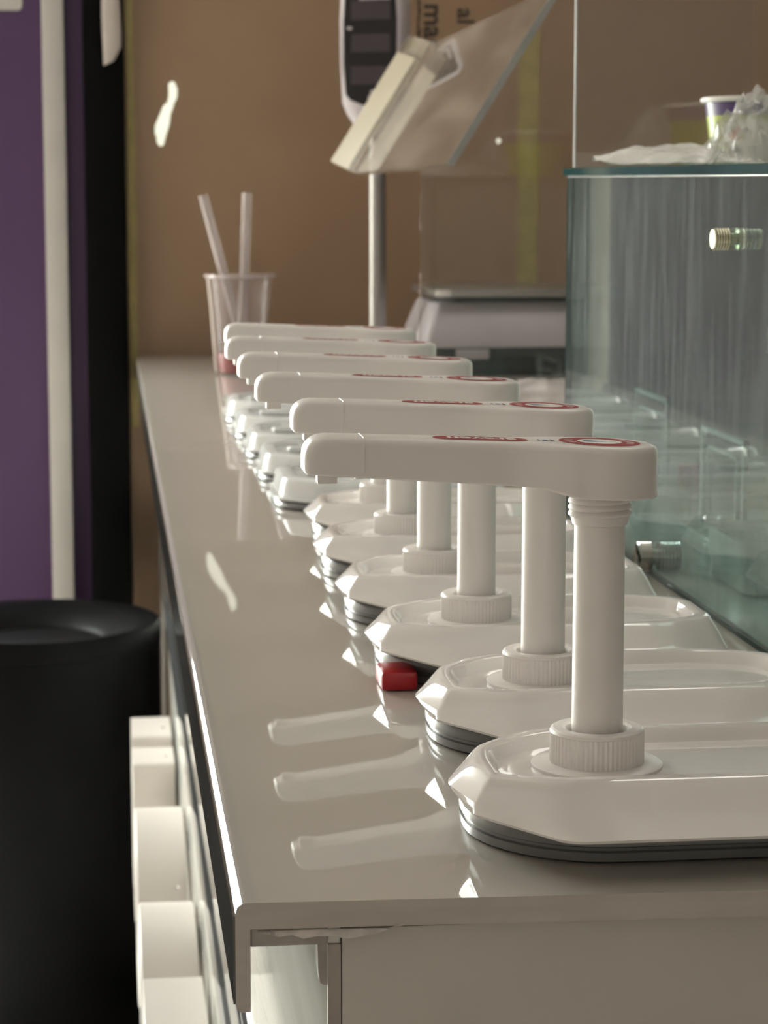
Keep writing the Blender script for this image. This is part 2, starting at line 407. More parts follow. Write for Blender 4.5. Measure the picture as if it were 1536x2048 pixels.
# cabinet below
FX = .0761
child('side_panel', at_ct(bx(FX, FX+.0051, .806, CY1, .08, Z0-T-.0003, bevel=.0006)), [M['cab_face']], smooth=False)
child('panel_edge', at_ct(bx(FX+.0002, FX+.0050, .8045, .8062, .08, Z0-.0175)), M['cab_sheet'], smooth=False)
bm = bx(FX+.0054, CX1-.02, .8035, .82, .08, Z0-T-.0016)
child('end_panel', at_ct(bm), M['cab_end'], smooth=False)
child('back_panel', at_ct(bx(CX1-.04, CX1-.02, .82, CY1, .08, Z0-T-.0003)), M['cab_end'], smooth=False)
child('plinth', at_ct(bx(.12, CX1-.06, .86, CY1, 0.004, .08)), M['scale_dark'], smooth=False)
child('batten', at_ct(bx(CX0+.0056, FX, .8035, .835, Z0-.0171, Z0-T-.0003, bevel=.0005)), M['block'], smooth=False)
bm = bmesh.new(); poly_prism(bm, [(.0726, -.0163), (FX, -.0163), (FX, -.0337), (.0748, -.0335), (.0734, -.0326), (.0729, -.028)], 0, .009)
for v in bm.verts: v.co = Vector((v.co.x, .8065+v.co.z, Z0+v.co.y))
child('bracket', at_ct(bm), M['block'], smooth=False)
# torn veneer hanging below the top edge
bm = bmesh.new(); top, bot = [], []
tornp = [(.0505, .0012), (.055, .0020), (.058, .0030), (.063, .0022), (.067, .0036), (.072, .0030), (.077, .0031), (.083, .0040), (.088, .0036), (.0935, .0026), (.0985, .0008), (.1035, -.0012)]
va = []
for k, (x, d) in enumerate(tornp):
    y = cy(x)+.0009
    q = [(x, y, Z0-T-.0009), (x, y-.0016-.0004*math.sin(k*2), Z0-T-d), (x, y-.0011-.0004*math.sin(k*2), Z0-T-d-.0002), (x, y+.0006, Z0-T-.0009)]
    if k == len(tornp)-1: q = [(x, y-.0030, Z0-T+.0014), (x, y-.0033, Z0-T+.0010), (x, y-.0030, Z0-T+.0008), (x, y-.0026, Z0-T+.0012)]
    va.append(q)
loft(bm, va)
child('torn_veneer', at_ct(bm), M['veneer'], smooth=False)
# aluminium rail along the side
bm = bmesh.new()
rp_ = [(FX, -.236), (FX-.003, -.237), (FX-.004, -.242), (FX-.004, -.280), (FX-.0015, -.287), (FX-.0015, -.302), (FX-.004, -.309), (FX-.004, -.342), (FX, -.346)]
loft(bm, [[(x, .83, Z0+z) for x, z in rp_], [(x, CY1, Z0+z) for x, z in rp_]])
child('metal_rail', at_ct(bm), M['alu'], angle=20)
tag(ct, 'long white gloss counter with overhanging worktop and chipped near edge', 'counter')
# raised sign letters on the cabinet side, seen from their tops
LX0, LX1 = .0205, FX-.0045
def letter(kind, y0, y1, ztop, label):
    """plain raised sign shapes: bar (flat top) or ring (round top); faces look at -X"""
    root = empty('sign_letter', ((LX0+LX1)/2, (y0+y1)/2, Z0+ztop-.2))
    hw = (y1-y0)/2; H = .2
    bm = bmesh.new()
    if kind == 'ring':
        n = 48; o_, i_ = [], []
        for k in range(n):
            a = 2*PI*k/n
            o_.append((hw*math.cos(a), .1+.1*math.sin(a))); i_.append((hw*.55*math.cos(a), .1+.055*math.sin(a)))
        rings = [[(LX0, y, z) for y, z in i_], [(LX0, y, z) for y, z in o_], [(LX1, y, z) for y, z in o_], [(LX1, y, z) for y, z in i_]]
        loft(bm, rings+[rings[0]], False, False)
        bmesh.ops.remove_doubles(bm, verts=bm.verts, dist=1e-6)
    else:
        pts = rrect(-hw, hw, 0, H, .012 if kind == 'bar' else min(.05, hw*.8), 6)
        if kind == 'soft':                   # square far shoulder, rounded near one
            pts = [(-y, z) for y, z in [(hw, 0), (hw, H*.55)]+[(hw*.2+hw*.8*math.cos(a*PI/16), H*.55+.45*H*math.sin(a*PI/16)) for a in range(1, 8)]+[(hw*.1, H), (-hw, H), (-hw, 0)]]
        loft(bm, [[(LX0, y, z) for y, z in pts], [(LX1, y, z) for y, z in pts]])
    for v in bm.verts: v.co.x -= (LX0+LX1)/2
    obj('letter_body', bm, M['letter'], root, angle=30)
    if kind != 'ring':
        for s in (-.3,):
            bm = bmesh.new(); lathe(bm, [(.0022, -.001), (.0022, .0008), (.0012, .0014)], 0, 0, 10)
            so = obj('screw', bm, M['chrome'], root); so.location = (LX1-(LX0+LX1)/2-.010, -.2*hw, H)
    else:
        bm = bmesh.new(); lathe(bm, [(.0022, -.001), (.0022, .0008), (.0012, .0014)], 0, 0, 10)
        so = obj('screw', bm, M['chrome'], root); so.location = (LX1-(LX0+LX1)/2-.010, -hw*.8, .16); so.rotation_euler = (PI/2-.6, 0, 0)
    tag(root, label, 'sign', 'raised white sign letters on the cabinet side')
    return root
letter('bar', 2.86, 2.985, -.430, 'white raised sign letter with flat top, farthest of the row below the rail')
letter('bar', 2.725, 2.825, -.432, 'white raised sign letter with flat top, second farthest below the rail')
letter('ring', 2.27, 2.61, -.418, 'white raised round sign letter just nearer than the two flat-topped far ones')
letter('ring', 1.93, 2.255, -.418, 'white raised round sign letter just beyond the nearest flat-topped one')
letter('soft', 1.66, 1.915, -.418, 'white raised sign letter with flat top, nearest of the row below the rail')

# ---------------------------------------------------------------- pump dispensers
def octo(aL, aR, b, c, z, fil=.012, cx=0, n=5, notch=0, lift=0):
    """octagon with filleted corners; chamfer c; aL/aR half lengths left and right"""
    P = [(aR, -b+c), (aR, b-c), (aR-c, b), (-aL+c, b), (-aL, b-c), (-aL, -b+c), (-aL+c, -b), (aR-c, -b)]
    out = []
    for i in range(8):
        p, q, r = Vector(P[i-1]), Vector(P[i]), Vector(P[(i+1) % 8])
        d0 = (p-q).normalized(); d1 = (r-q).normalized(); f = min(fil, (p-q).length*.45, (r-q).length*.45)
        a, e = q+d0*f, q+d1*f
        for k in range(n+1):
            t = k/n; out.append((1-t)**2*a+2*t*(1-t)*q+t*t*e)
        if i in (0, 4):                      # short end: points between the corners, drawn in at the middle
            q2 = Vector(P[(i+1) % 8]); st = out[-1]; en = q2-(q2-q).normalized()*min(fil, (q2-q).length*.45)
            for k in range(1, 8):
                t = k/8; d = notch*math.sin(PI*t)**1.0
                out.append(st.lerp(en, t)+Vector((-d if i == 0 else d, 0)))
    res = []
    for v in out:
        u = max(0, 1-math.hypot(abs(v.x)-max(aL, aR), abs(v.y)-(b-c))/.03)
        res.append((cx+v.x, v.y, z+lift*u))
    return res
LCX = .0366
# lid outlines at three heights, counter-clockwise from the right end of the front edge (metres from the column)
LB = [(.098, -.0795), (.135, -.044), (.135, .034), (.100, .069), (-.022, .069), (-.054, .018), (-.0595, -.012), (-.0600, -.050), (-.0254, -.0795)]
LM = [(.096, -.062), (.1315, -.040), (.1315, .030), (.098, .055), (-.0225, .055), (-.0565, .014), (-.0655, -.011), (-.0590, -.046), (-.031, -.0622)]
LT = [(.094, -.0475), (.1265, -.034), (.1265, .028), (.096, .0438), (-.022, .0438), (-.0500, .014), (-.0530, -.007), (-.0522, -.037), (-.0264, -.0475)]
FIL = [.010, .010, .014, .016, .026, .012, .007, .0022, .006]
def outl(P, z, f=1.0, sx=1.0, sy=1.0, lift=0, n=6):
    out = []; cx, cy_ = .037, -.002; N = len(P)
    for i in range(N):
        p, q, r = Vector(P[i-1]), Vector(P[i]), Vector(P[(i+1) % N])
        d0 = (p-q).normalized(); d1 = (r-q).normalized(); k_ = min(FIL[i]*f, (p-q).length*.45, (r-q).length*.45)
        a, e = q+d0*k_, q+d1*k_
        for k in range(n+1):
            t = k/n; v = (1-t)**2*a+2*t*(1-t)*q+t*t*e
            u = max(0, 1-(v-Vector(P[7])).length/.034)
            out.append((cx+(v.x-cx)*sx, cy_+(v.y-cy_)*sy, z+lift*u*u*(3-2*u)))
    return out
def mixp(A, B, t): return [((1-t)*a[0]+t*b[0], (1-t)*a[1]+t*b[1]) for a, b in zip(A, B)]
def lid_bm():
    bm = bmesh.new(); R = []
    R.append(outl(LB, .0075, 1, .965, .955, .004)); R.append(outl(LB, .0076, 1, .995, .993, .004)); R.append(outl(LB, .0088, 1, 1, 1, .004))
    R.append(outl(mixp(LB, LM, .30), .0108, 1, 1, 1, .0028)); R.append(outl(mixp(LB, LM, .72), .0134, 1, 1, 1, .0012)); R.append(outl(LM, .0160, 1, 1, 1, .0004))
    R.append(outl(mixp(LM, LT, .20), .0180)); R.append(outl(mixp(LM, LT, .60), .0216)); R.append(outl(mixp(LM, LT, .88), .0240)); R.append(outl(LT, .0246, 1.2))
    R.append(outl(LT, .0248, 1.6, .975, .95)); R.append(outl(LT, .0247, 1.8, .945, .885)); R.append(outl(LT, .0240, 1.9, .93, .86))
    R.append(outl(LT, .0202, 1.9, .905, .80)); R.append(outl(LT, .0191, 1.9, .89, .775)); R.append(outl(LT, .0186, 1.9, .85, .71))
    loft(bm, R)
    return bm
def rim_bm():
    """grey container wall showing below the lid, standing on the counter"""
    bm = bmesh.new(); R = []
    for g, z in ((-.0012, -.0083), (0, -.0074), (0, -.0040), (-.0012, -.0034), (-.0012, -.0022), (.0003, -.0014), (.0003, .0030), (-.0015, .0050), (-.006, .0052), (-.009, .0040)):
        R.append([(x, y, z) for x, y in rrect(-.0557-g, .128+g, -.0535-g, .0685+g, .056+g, 12)])
    loft(bm, R)
    return bm
def flange_rim_bm():
    bm = bmesh.new(); R = []
    for a, b, r, z in ((.0955, .0755, .046, .0002), (.0970, .0770, .047, .0012), (.0974, .0774, .047, .0030), (.0966, .0766, .047, .0050), (.0945, .0745, .046, .0062), (.090, .070, .044, .0064), (.087, .067, .042, .0050)):
        R.append([(LCX-.001+x, y, z) for x, y in rrect(-a, a, -b, b, r, 9)])
    loft(bm, R)
    return bm
TIPX, PODR = -.1233, .0235
def arm_z(x):
    t = (x-TIPX)/.125; return .1598-.0050*t
def head_bm():
    bm = bmesh.new(); rings = []; xs = []
    xs += [TIPX+d for d in (0, .0003, .001, .0022, .004, .0062, .009, .013, .018)]
    xs += [TIPX+.018+(-.045-(TIPX+.018))*k/7 for k in range(1, 8)]
    xs += [-.045+k*.0025 for k in range(1, 14)]
    xs += [PODR*math.sin(a) for a in [math.radians(d) for d in (-28, -15, 0, 15, 30, 42, 53, 62, 70, 77, 83, 87.5)]]
    xs = sorted(set(round(x, 5) for x in xs))
    for x in xs:
        w = .0112+.0018*min(1, max(0, (x-TIPX)/.07))
        if x < TIPX+.004: w *= .62+.38*math.sqrt(max(0, 1-((TIPX+.004-x)/.004)**2))
        wc = math.sqrt(max(0, PODR**2-x*x)) if abs(x) < PODR else 0
        if x > -.042:
            s = min(1, max(0, (x+.042)/.030)); s = s*s*(3-2*s)
            wt = w+(.0215-w)*s if x < -.0105 else 0
            w = max(wc, wt if x < -.0105 else 0) if x > -.02 else max(wt, wc)
            if x > 0: w = wc
        zt = arm_z(x); zb = arm_z(x)-.0157-.0022*min(1, max(0, (x-TIPX)/.09))
        s = min(1, max(0, (x+.031)/.021)); s = s*s*(3-2*s); zb -= .0036*s
        if x < TIPX+.010: zt -= .0095*(1-math.sqrt(max(0, 1-((TIPX+.010-x)/.010)**2)))*.85
        if x < TIPX+.0012: zb += .0012*(1-(x-TIPX)/.0012)
        e = PODR-x
        if e < .004: zt -= .0035*(1-math.sqrt(max(0, 1-((.004-e)/.004)**2)))*.9
        if e < .0015: zb += .0012*(1-e/.0015)
        rtp = min(.0042, w*.75, (zt-zb)*.4); rbt = min(.0013, w*.4, (zt-zb)*.2)
        ring = []
        for cx, cz, a0, r in ((w-rtp, zt-rtp, 0, rtp), (-w+rtp, zt-rtp, PI/2, rtp), (-w+rbt, zb+rbt, PI, rbt), (w-rbt, zb+rbt, 1.5*PI, rbt)):
            for k in range(5):
                a = a0+PI/2*k/4; ring.append((x, cx+r*math.cos(a), cz+r*math.sin(a)))
        rings.append(ring)
    loft(bm, rings)
    return bm
def head_label_bm():
    """printed red lozenge with lettering (turned away from the viewer) and the round red badge"""
    bm = bmesh.new()
    def flat(pts, z, mi):
        f = bm.faces.new([bm.verts.new((x, y, z)) for x, y in pts]); f.material_index = mi
    def cap(x0, x1, r):
        pts = []
        for k in range(9): a = -PI/2+PI*k/8; pts.append((x1-r+r*math.cos(a), r*math.sin(a)))
        for k in range(9): a = PI/2+PI*k/8; pts.append((x0+r+r*math.cos(a), r*math.sin(a)))
        return pts
    flat(cap(-.0700, -.0305, .0068), 0.00012, 0)
    me = text_mesh('araven', .0112, .0003, 0.0)
    add_mesh(bm, me, Matrix.Translation((-.0497, .0002, .00022)) @ Matrix.Rotation(PI, 4, 'Z') @ Matrix.Diagonal((.97, 1, 1, 1)), 1)
    cxb = -.0006
    def disc(r, z, mi, n=40): flat([(cxb+r*math.cos(2*PI*k/n), r*math.sin(2*PI*k/n)) for k in range(n)], z, mi)
    disc(.0168, .00012, 0); disc(.0092, .00022, 1)
    # blue drop and small mark
    drop = [(cxb-.0045+.0027*math.cos(a), .0027*math.sin(a)) for a in [math.radians(40+28*k) for k in range(11)]]+[(cxb+.0035, 0)]
    flat(drop, .00032, 2)
    flat([(cxb+.0045, -.0004), (cxb+.0068, -.0004), (cxb+.0068, .0004), (cxb+.0045, .0004)], .00032, 3)
    # curved fine print on the ring: little pale ticks, too small to read
    for lo, hi in ((150, 210), (-42, 38)):
        a = lo
        while a < hi:
            r0, r1 = .0113, .0145
            if random.random() < .8:
                da = random.choice((1.6, 2.6)); p = []
                for r, aa in ((r0, a), (r1, a), (r1, a+da), (r0, a+da)):
                    p.append((cxb+r*math.cos(math.radians(aa)), r*math.sin(math.radians(aa))))
                flat(p, .00022, 1)
            a += 5
    for x0, x1, y0, y1, mi in ((-.0245, -.0222, -.0022, .0022, 2), (-.0213, -.0198, -.004, .003, 3), (-.0267, -.0255, -.002, .002, 3)):
        flat([(x0, y0), (x1, y0), (x1, y1), (x0, y1)], .00016, mi)
    for v in bm.verts: v.co.z += arm_z(v.co.x)
    return bm
def collar_bm():
    bm = bmesh.new()
    R = .0198
    lathe(bm, [(.0122, .030), (.0132, .0345), (.0146, .0352), (R-.0014, .0352), (R-.0004, .0346), (R, .0334), (R, .0330), (R, .0205), (R-.0005, .0196), (.0122, .0196)], 0, 0, 120, False, False, rib=({6, 7}, .022))
    return bm
def make_pump():
    root = empty('pump_dispenser', (0, 0, 0))
    obj('container_rim', rim_bm(), M['steel'], root, angle=50)
    obj('lid', lid_bm(), M['lid'], root, angle=28)
    bm = bmesh.new(); lathe(bm, [(.0268, .0180), (.0276, .0186), (.0276, .0198), (.0268, .0204), (.0190, .0206)], 0, 0, 64)
    obj('flange', bm, M['pump'], root, angle=50)
    obj('collar', collar_bm(), M['pump'], root, angle=18)
    bm = bmesh.new(); lathe(bm, [(.0108, .0207), (.01065, .08), (.0105, .124)], 0, 0, 48); obj('column', bm, M['pump'], root, angle=50)
    bm = bmesh.new(); rings = []
    prof = [(.01075, .1208), (.0114, .1211), (.0117, .1225), (.0122, .1240)]
    z = .1246
    for k in range(4): prof += [(.0122, z), (.0132, z+.0006), (.01335, z+.0012), (.0130, z+.0018)]; z += .0026
    prof += [(.0122, z), (.0122, .1370)]
    for r, z in prof:
        rings.append([(r*math.cos(2*PI*i/48), r*math.sin(2*PI*i/48), z+(.00035*math.cos(2*PI*i/48) if .1242 < z < .136 else 0)) for i in range(48)])
    loft(bm, rings)
    obj('threaded_sleeve', bm, M['pump'], root, angle=45)
    hd = obj('pump_head', head_bm(), M['pump'], root, angle=40)
    obj('printed_label', head_label_bm(), [M['label_red'], M['label_white'], M['label_blue'], M['label_dark']], hd, smooth=False)
    bm = bmesh.new(); xs_ = TIPX+.0243                                    # seam of the end cap: a hair-thin proud ring
    w_ = .01205; zt_, zb_ = arm_z(xs_), arm_z(xs_)-.0163
    R_ = []
    for x, g in ((xs_-.0004, .0000), (xs_-.0003, .00018), (xs_+.0000, .00018), (xs_+.0001, 0)):
        R_.append([(x, y, z) for y, z in rrect(-w_-g, w_+g, zb_-g, zt_+g, .0040, 4)])
    obj('end_cap_seam', (loft(bm, R_), bm)[1], M['pump'], hd)
    zb = arm_z(TIPX+.009)-.0158
    obj('nozzle', bx(TIPX+.0058, TIPX+.0140, -.0040, .0040, zb-.0040, zb+.001, bevel=.0005), M['pump'], root)
    obj('clip_tab', bx(TIPX+.0212, TIPX+.0250, -.0040, .0040, zb-.0022, zb+.001, bevel=.0003), M['pump'], root)
    return root
PK = .9677                                  # size of the dispensers against the drawn dimensions
PUMPS = [(.2003, 0), (.2088, 0.006), (.2025, -.004), (.2022, 0), (.2030, 0.004), (.2110, -.006)]
PL = ['white pump dispenser nearest the camera, on the front container of the counter row',
      'white pump dispenser second from the camera, directly behind the front one',
      'white pump dispenser third in the row, a red plastic tab under its lid',
      'white pump dispenser fourth from the camera in the counter row',
      'white pump dispenser fifth in the row, just in front of the farthest pump',
      'white pump dispenser farthest from the camera, next to the clear-lidded containers']
p0 = make_pump()
for i, (x, rz) in enumerate(PUMPS):
    p = p0 if i == 0 else copy_thing(p0)
    p.location = (x*PK, (.915+.165*i)*PK, Z0+.0083); p.rotation_euler = (0, 0, rz); p.scale = (PK, PK, PK)
    tag(p, PL[i], 'dispenser', 'pump dispensers in a row on the counter')

# ---------------------------------------------------------------- clear lidded containers behind the pumps
def make_clear():
    root = empty('topping_container', (0, 0, 0))
    obj('container_rim', flange_rim_bm(), M['steel'], root, angle=50)
    bm = bmesh.new(); R = []
    for aL, b, c, z, f in ((.096, .076, .03, .0070, .012), (.0985, .0785, .031, .0074, .012), (.0985, .0785, .031, .0095, .012), (.095, .075, .029, .0100, .012),
                           (.093, .073, .028, .0210, .010), (.0915, .0715, .0275, .0240, .010), (.089, .069, .0265, .0252, .010), (.081, .061, .024, .0252, .010), (.078, .058, .022, .0215, .010), (.074, .054, .021, .0210, .010)):
        R.append(octo(aL, aL, b, c, z, f, LCX))
    loft(bm, R); obj('clear_lid', bm, M['clear'], root, angle=30)
    bm = bmesh.new(); box(bm, LCX-.070, LCX-.028, -.006, .006, .0212, .0262, bevel=.002); obj('lid_grip', bm, M['clear'], root)
    return root
CL = ['clear-lidded container right behind the farthest pump dispenser', 'clear-lidded container second behind the farthest pump dispenser',
      'clear-lidded container in the middle of the five behind the pumps', 'clear-lidded container second nearest to the straw cup', 'clear-lidded container farthest back, beside the cup with straws']
c0 = make_clear()
for i, y in enumerate((1.905, 2.085, 2.265, 2.445, 2.625)):
    c = c0 if i == 0 else copy_thing(c0)
    c.location = (.1965-.001*i, y, Z0+.0002); c.rotation_euler = (0, 0, random.uniform(-.01, .01))
    tag(c, CL[i], 'container', 'clear-lidded containers behind the pumps')

# red tabs
tag(obj('plastic_tab', bx(.1375, .1565, 1.150, 1.178, Z0+.0004, Z0+.0105, bevel=.002), M['red']), 'red plastic tab sticking out under the third pump lid', 'tab').location = (0, 0, 0)
tag(obj('plastic_tab', bx(.292, .314, 1.995, 2.012, Z0+.0262, Z0+.041, bevel=.002), M['red']), 'small red plastic tab on the clear lid behind the farthest pump', 'tab')

# ---------------------------------------------------------------- clear cup with two straws at the far end
cup = empty('plastic_cup', (.190, 3.30, Z0+.0002))
bm = bmesh.new()
pr = [(.0335, 0), (.0345, .0015), (.0400, .09), (.0408, .093), (.0412, .100), (.0445, .138), (.0520, .1405), (.0525, .1425), (.0515, .144), (.0440, .1425), (.0405, .100), (.0394, .090), (.0338, .003)]
lathe(bm, pr, 0, 0, 40); obj('cup_body', bm, M['cup_clear'], cup, angle=50)
bm = bmesh.new(); lathe(bm, [(.0450, .1400), (.0520, .1400), (.0530, .1422), (.0520, .1440), (.0440, .1440)], 0, 0, 40); obj('cup_rim', bm, film('cup_rim_plastic', (.55, .46, .45), .35, .1), cup)
bm = bmesh.new(); lathe(bm, [(.0325, .0035), (.0352, .030), (.0352, .0305)], 0, 0, 32); obj('drink', bm, M['juice'], cup)
bm = bmesh.new(); tube(bm, (-.0362, -.006, .004), (-.0418, -.006, .092), .0022, .0026, 8); tube(bm, (-.0418, -.006, .092), (-.0462, -.006, .139), .0024, .0028, 8)
obj('cup_seam', bm, M['cup_edge'], cup)
tag(cup, 'clear plastic cup with a little red drink at the far counter end', 'cup')
bm = bmesh.new(); tube(bm, (.004, .0, .034), (-.0525, .004, .2565), .0068, n=14); s1 = obj('drinking_straw', bm, M['straw'])
s1.location = cup.location; tag(s1, 'clear straw leaning left in the cup at the far end', 'straw', 'straws in the plastic cup')
bm = bmesh.new(); tube(bm, (.000, -.016, .034), (.0100, -.008, .2600), .0068, n=14); s2 = obj('drinking_straw', bm, M['straw'])
s2.location = cup.location; tag(s2, 'clear straw standing nearly upright in the cup at the far end', 'straw', 'straws in the plastic cup')

# ---------------------------------------------------------------- shop scale with display on a pole
sc = empty('shop_scale', (.56, 3.34, Z0+.0002))
obj('base', bx(-.105, .16, -.12, .13, 0, .040, bevel=.004), M['scale_dark'], sc)
bm = bmesh.new()
loft(bm, [[(x, y, .0405) for x, y in rrect(-.112, .165, -.118, .13, .012)], [(x, y, .060) for x, y in rrect(-.110, .163, -.118, .13, .012)], [(x, y, .098) for x, y in rrect(-.095, .155, -.095, .12, .012)], [(x, y, .103) for x, y in rrect(-.09, .15, -.09, .115, .012)]])
obj('body', bm, M['scale_body'], sc)
bm = bmesh.new(); box(bm, -.07, -.03, -.04, .04, .103, .113); box(bm, .09, .13, -.04, .04, .103, .113)
pf = obj('plate_support', bx(-.06, .12, -.06, .08, .1031, .1118), M['scale_dark'], sc); bm.free()
obj('weighing_plate', bx(-.100, .175, -.115, .13, .112, .1235, bevel=.003), M['scale_plate'], sc)
obj('plate_knob', bx(-.096, -.075, -.121, -.115, .1125, .1225, bevel=.002), M['paper_cup_white'], sc)
obj('rating_plate', bx(-.068, -.020, -.1222, -.1199, .024, .0385, bevel=.0005), M['print_grey'], sc)
bm = bmesh.new(); tube(bm, (-.164, .02, 0), (-.164, .02, .38), .0125, n=24); obj('pole', bm, M['pole_metal'], sc)
obj('pole_foot', bx(-.185, -.09, .0, .04, .0, .012, bevel=.003), M['scale_dark'], sc)
# display head: tall rounded outline, tapering to the pole
dh = empty('display_head', (-.171, .005, .360)); dh.parent = sc; dh.rotation_euler = (0, 0, math.radians(-20))
def outline(s=1, dx=0, dz=0):
    r = [(-.043, .045), (-.046, .10), (-.0465, .16), (-.045, .195), (-.038, .205), (0, .209), (.038, .205), (.045, .195), (.0465, .16), (.046, .10), (.043, .045), (.036, .028), (.022, .008), (.015, -.004), (-.015, -.004), (-.022, .008), (-.036, .028)]
    return r
def prism_y(pts, y0, y1, inset=.004):
    bm = bmesh.new(); cx = sum(p[0] for p in pts)/len(pts); cz = sum(p[1] for p in pts)/len(pts)
    def sc_(k): return [(cx+(x-cx)*k, cz+(z-cz)*k) for x, z in pts]
    k = 1-inset/.06
    loft(bm, [[(x, y0, z) for x, z in sc_(k)], [(x, y0+inset, z) for x, z in pts], [(x, y1-inset, z) for x, z in pts], [(x, y1, z) for x, z in sc_(k)]])
    return bm
bpy.data.objects.remove(dh)
def place(o):
    o.location = (-.168, .008, .345); o.rotation_euler = (0, 0, math.radians(-22)); return o
hd = place(obj('display_head', prism_y(outline(), -.030, .030), M['scale_body'], sc, angle=50))
scr = [(-.0365, .056), (-.0395, .10), (-.040, .16), (-.038, .194), (-.033, .198), (.033, .198), (.038, .194), (.040, .16), (.0395, .10), (.0365, .056), (.03, .048), (.012, .041), (-.012, .041), (-.03, .048)]
obj('display_window', prism_y(scr, -.0315, -.0285, .0006), M['screen'], hd, smooth=False)
for z in (.070, .116, .162):
    obj('digit_panel', bx(-.028, .030, -.0322, -.0312, z, z+.026), M['lcd'], hd, smooth=False)
obj('label_bar', bx(-.016, .030, -.0323, -.0312, .1895, .1945), M['print_grey'], hd, smooth=False)
bm = bmesh.new()
poly_prism(bm, [(-.0045, .0), (-.0075, .004), (-.0035, .006), (-.0035, .011), (0, .0145), (.0035, .011), (.0035, .006), (.0075, .004), (.0045, .0)], 0, .001)
for v in bm.verts: v.co = Vector((v.co.x+.004, -.0312-v.co.z, .0485+v.co.y))
obj('emblem', bm, M['print_grey'], hd, smooth=False)
obj('indicator_mark', bx(-.034, -.027, -.0323, -.0312, .148, .152), M['print_grey'], hd, smooth=False)
tag(sc, 'grey counter scale with steel plate and display on a metal pole', 'scale')

# ---------------------------------------------------------------- slanted glass screen on glass fins
sg = empty('sneeze_guard', (.36, 2.5, Z0))
o0 = Vector((.36, 2.5, Z0))
def gp(x, y, z): return Vector((x, y, Z0+z))-o0
bm = bmesh.new(); rings = []
LO, TOP = Vector((.300, .2838)), Vector((.397, .439)); th = .006
nrm = Vector((-.848, .530))
ys = [2.02, 2.2, 2.4, 2.6, 2.77]+[2.77+.07*(k/14)**1.6 for k in range(1, 15)]
for y in ys:
    s = max(0, (y-2.77)/.07); off = .028*s**1.3
    a = LO+nrm*off; b = TOP+nrm*off
    m_ = a.lerp(b, .86)
    rings.append([gp(a.x, y, a.y), gp(m_.x, y, m_.y), gp(b.x, y, b.y), gp(b.x-nrm.x*th, y, b.y-nrm.y*th), gp(a.x-nrm.x*th, y, a.y-nrm.y*th)])
loft(bm, rings)
bm.faces.ensure_lookup_table()
for f in bm.faces:                            # reflection painted cream on the bent far edge, stronger towards its end
    yc = f.calc_center_median().y+2.5
    low = f.calc_center_median().z < TOP.y-.03
    f.material_index = (2 if low else 0) if yc > 2.801 else (1 if yc > 2.779 and low else 0)
obj('slanted_pane', bm, [M['glass_slant'], M['edge_glare_faint'], M['edge_glare']], sg, angle=40)
bm = bmesh.new(); g = .0007
def strip(p, q, w, d0, d1):
    pass
a0 = [LO+nrm*.0003, TOP+nrm*.0003, TOP-nrm*(th+.0003), LO-nrm*(th+.0003)]
loft(bm, [[gp(p.x, 2.0194, p.y) for p in a0], [gp(p.x, 2.0206, p.y) for p in a0]])
obj('near_edge', bm, M['glass_edge_pale'], sg, smooth=False)
for y, nm in ((2.175, 'support_fin'),):
    bm = bmesh.new(); off = .02*max(0, (y-2.75)/.29)**2
    pts = [(.2975, .0), (.62, .0), (.62, .44), (.4055, .44), (.3065, .2805), (.2975, .278)]
    loft(bm, [[gp(x, y-.004, z+.0003) for x, z in pts], [gp(x, y+.004, z+.0003) for x, z in pts]])
    obj(nm, bm, M['glass_tall'], sg, smooth=False)
tag(sg, 'slanted glass sneeze guard on clear fins above the far counter', 'screen')

# ---------------------------------------------------------------- glass display case on the right
gc = empty('glass_case', (.58, 1.4, Z0))
def gb(name, x0, x1, y0, y1, z0, z1, m, b=.0006, tilt=None):
    bm = bx(x0-.58, x1-.58, y0-1.4, y1-1.4, z0, z1, bevel=b, seg=1)
    if tilt:
        for v in bm.verts:
            if v.co.z > tilt[0]: v.co.z += tilt[1]*(v.co.y+1.4-1.787)
    return obj(name, bm, m, gc, smooth=False)
TL = .0070
gb('side_pane', .362, .367, 1.0, 1.788, .0004, .2705, M['glass_case'], tilt=(.2, TL))
gb('end_pane', .3675, .82, 1.783, 1.788, .0004, .2705, M['glass_case'])
gb('back_pane', .815, .82, 1.0, 1.782, .0004, .2705, M['glass'], tilt=(.2, TL))
gb('top_shelf', .3600, .83, 1.0, 1.792, .2711, .2771, M['glass_case'], tilt=(.2, TL))
gb('shelf_edge', .3592, .3604, 1.0, 1.7925, .2712, .2770, M['glass_edge'], tilt=(.2, TL), b=.0002)
gb('shelf_edge', .3592, .83, 1.7918, 1.7930, .2712, .2770, M['glass_edge'], b=.0002)
gb('pane_edge', .3618, .3672, 1.7879, 1.7892, .0004, .2700, M['glass_edge'], b=.0002)
gb('pane_edge', .3617, .3673, 1.0, 1.7885, .2700, .2710, M['glass_edge_pale'], tilt=(.2, TL), b=.0002)
gb('base_edge', .3614, .3622, 1.0, 1.788, .0004, .0032, M['glass_edge'], b=.0002)
gb('case_brightener', .368, .814, 1.0, 1.782, .0004, .0024, mat('white_case_brightener', (.84, .86, .83), .15))  # pale board added to brighten the inside of the case
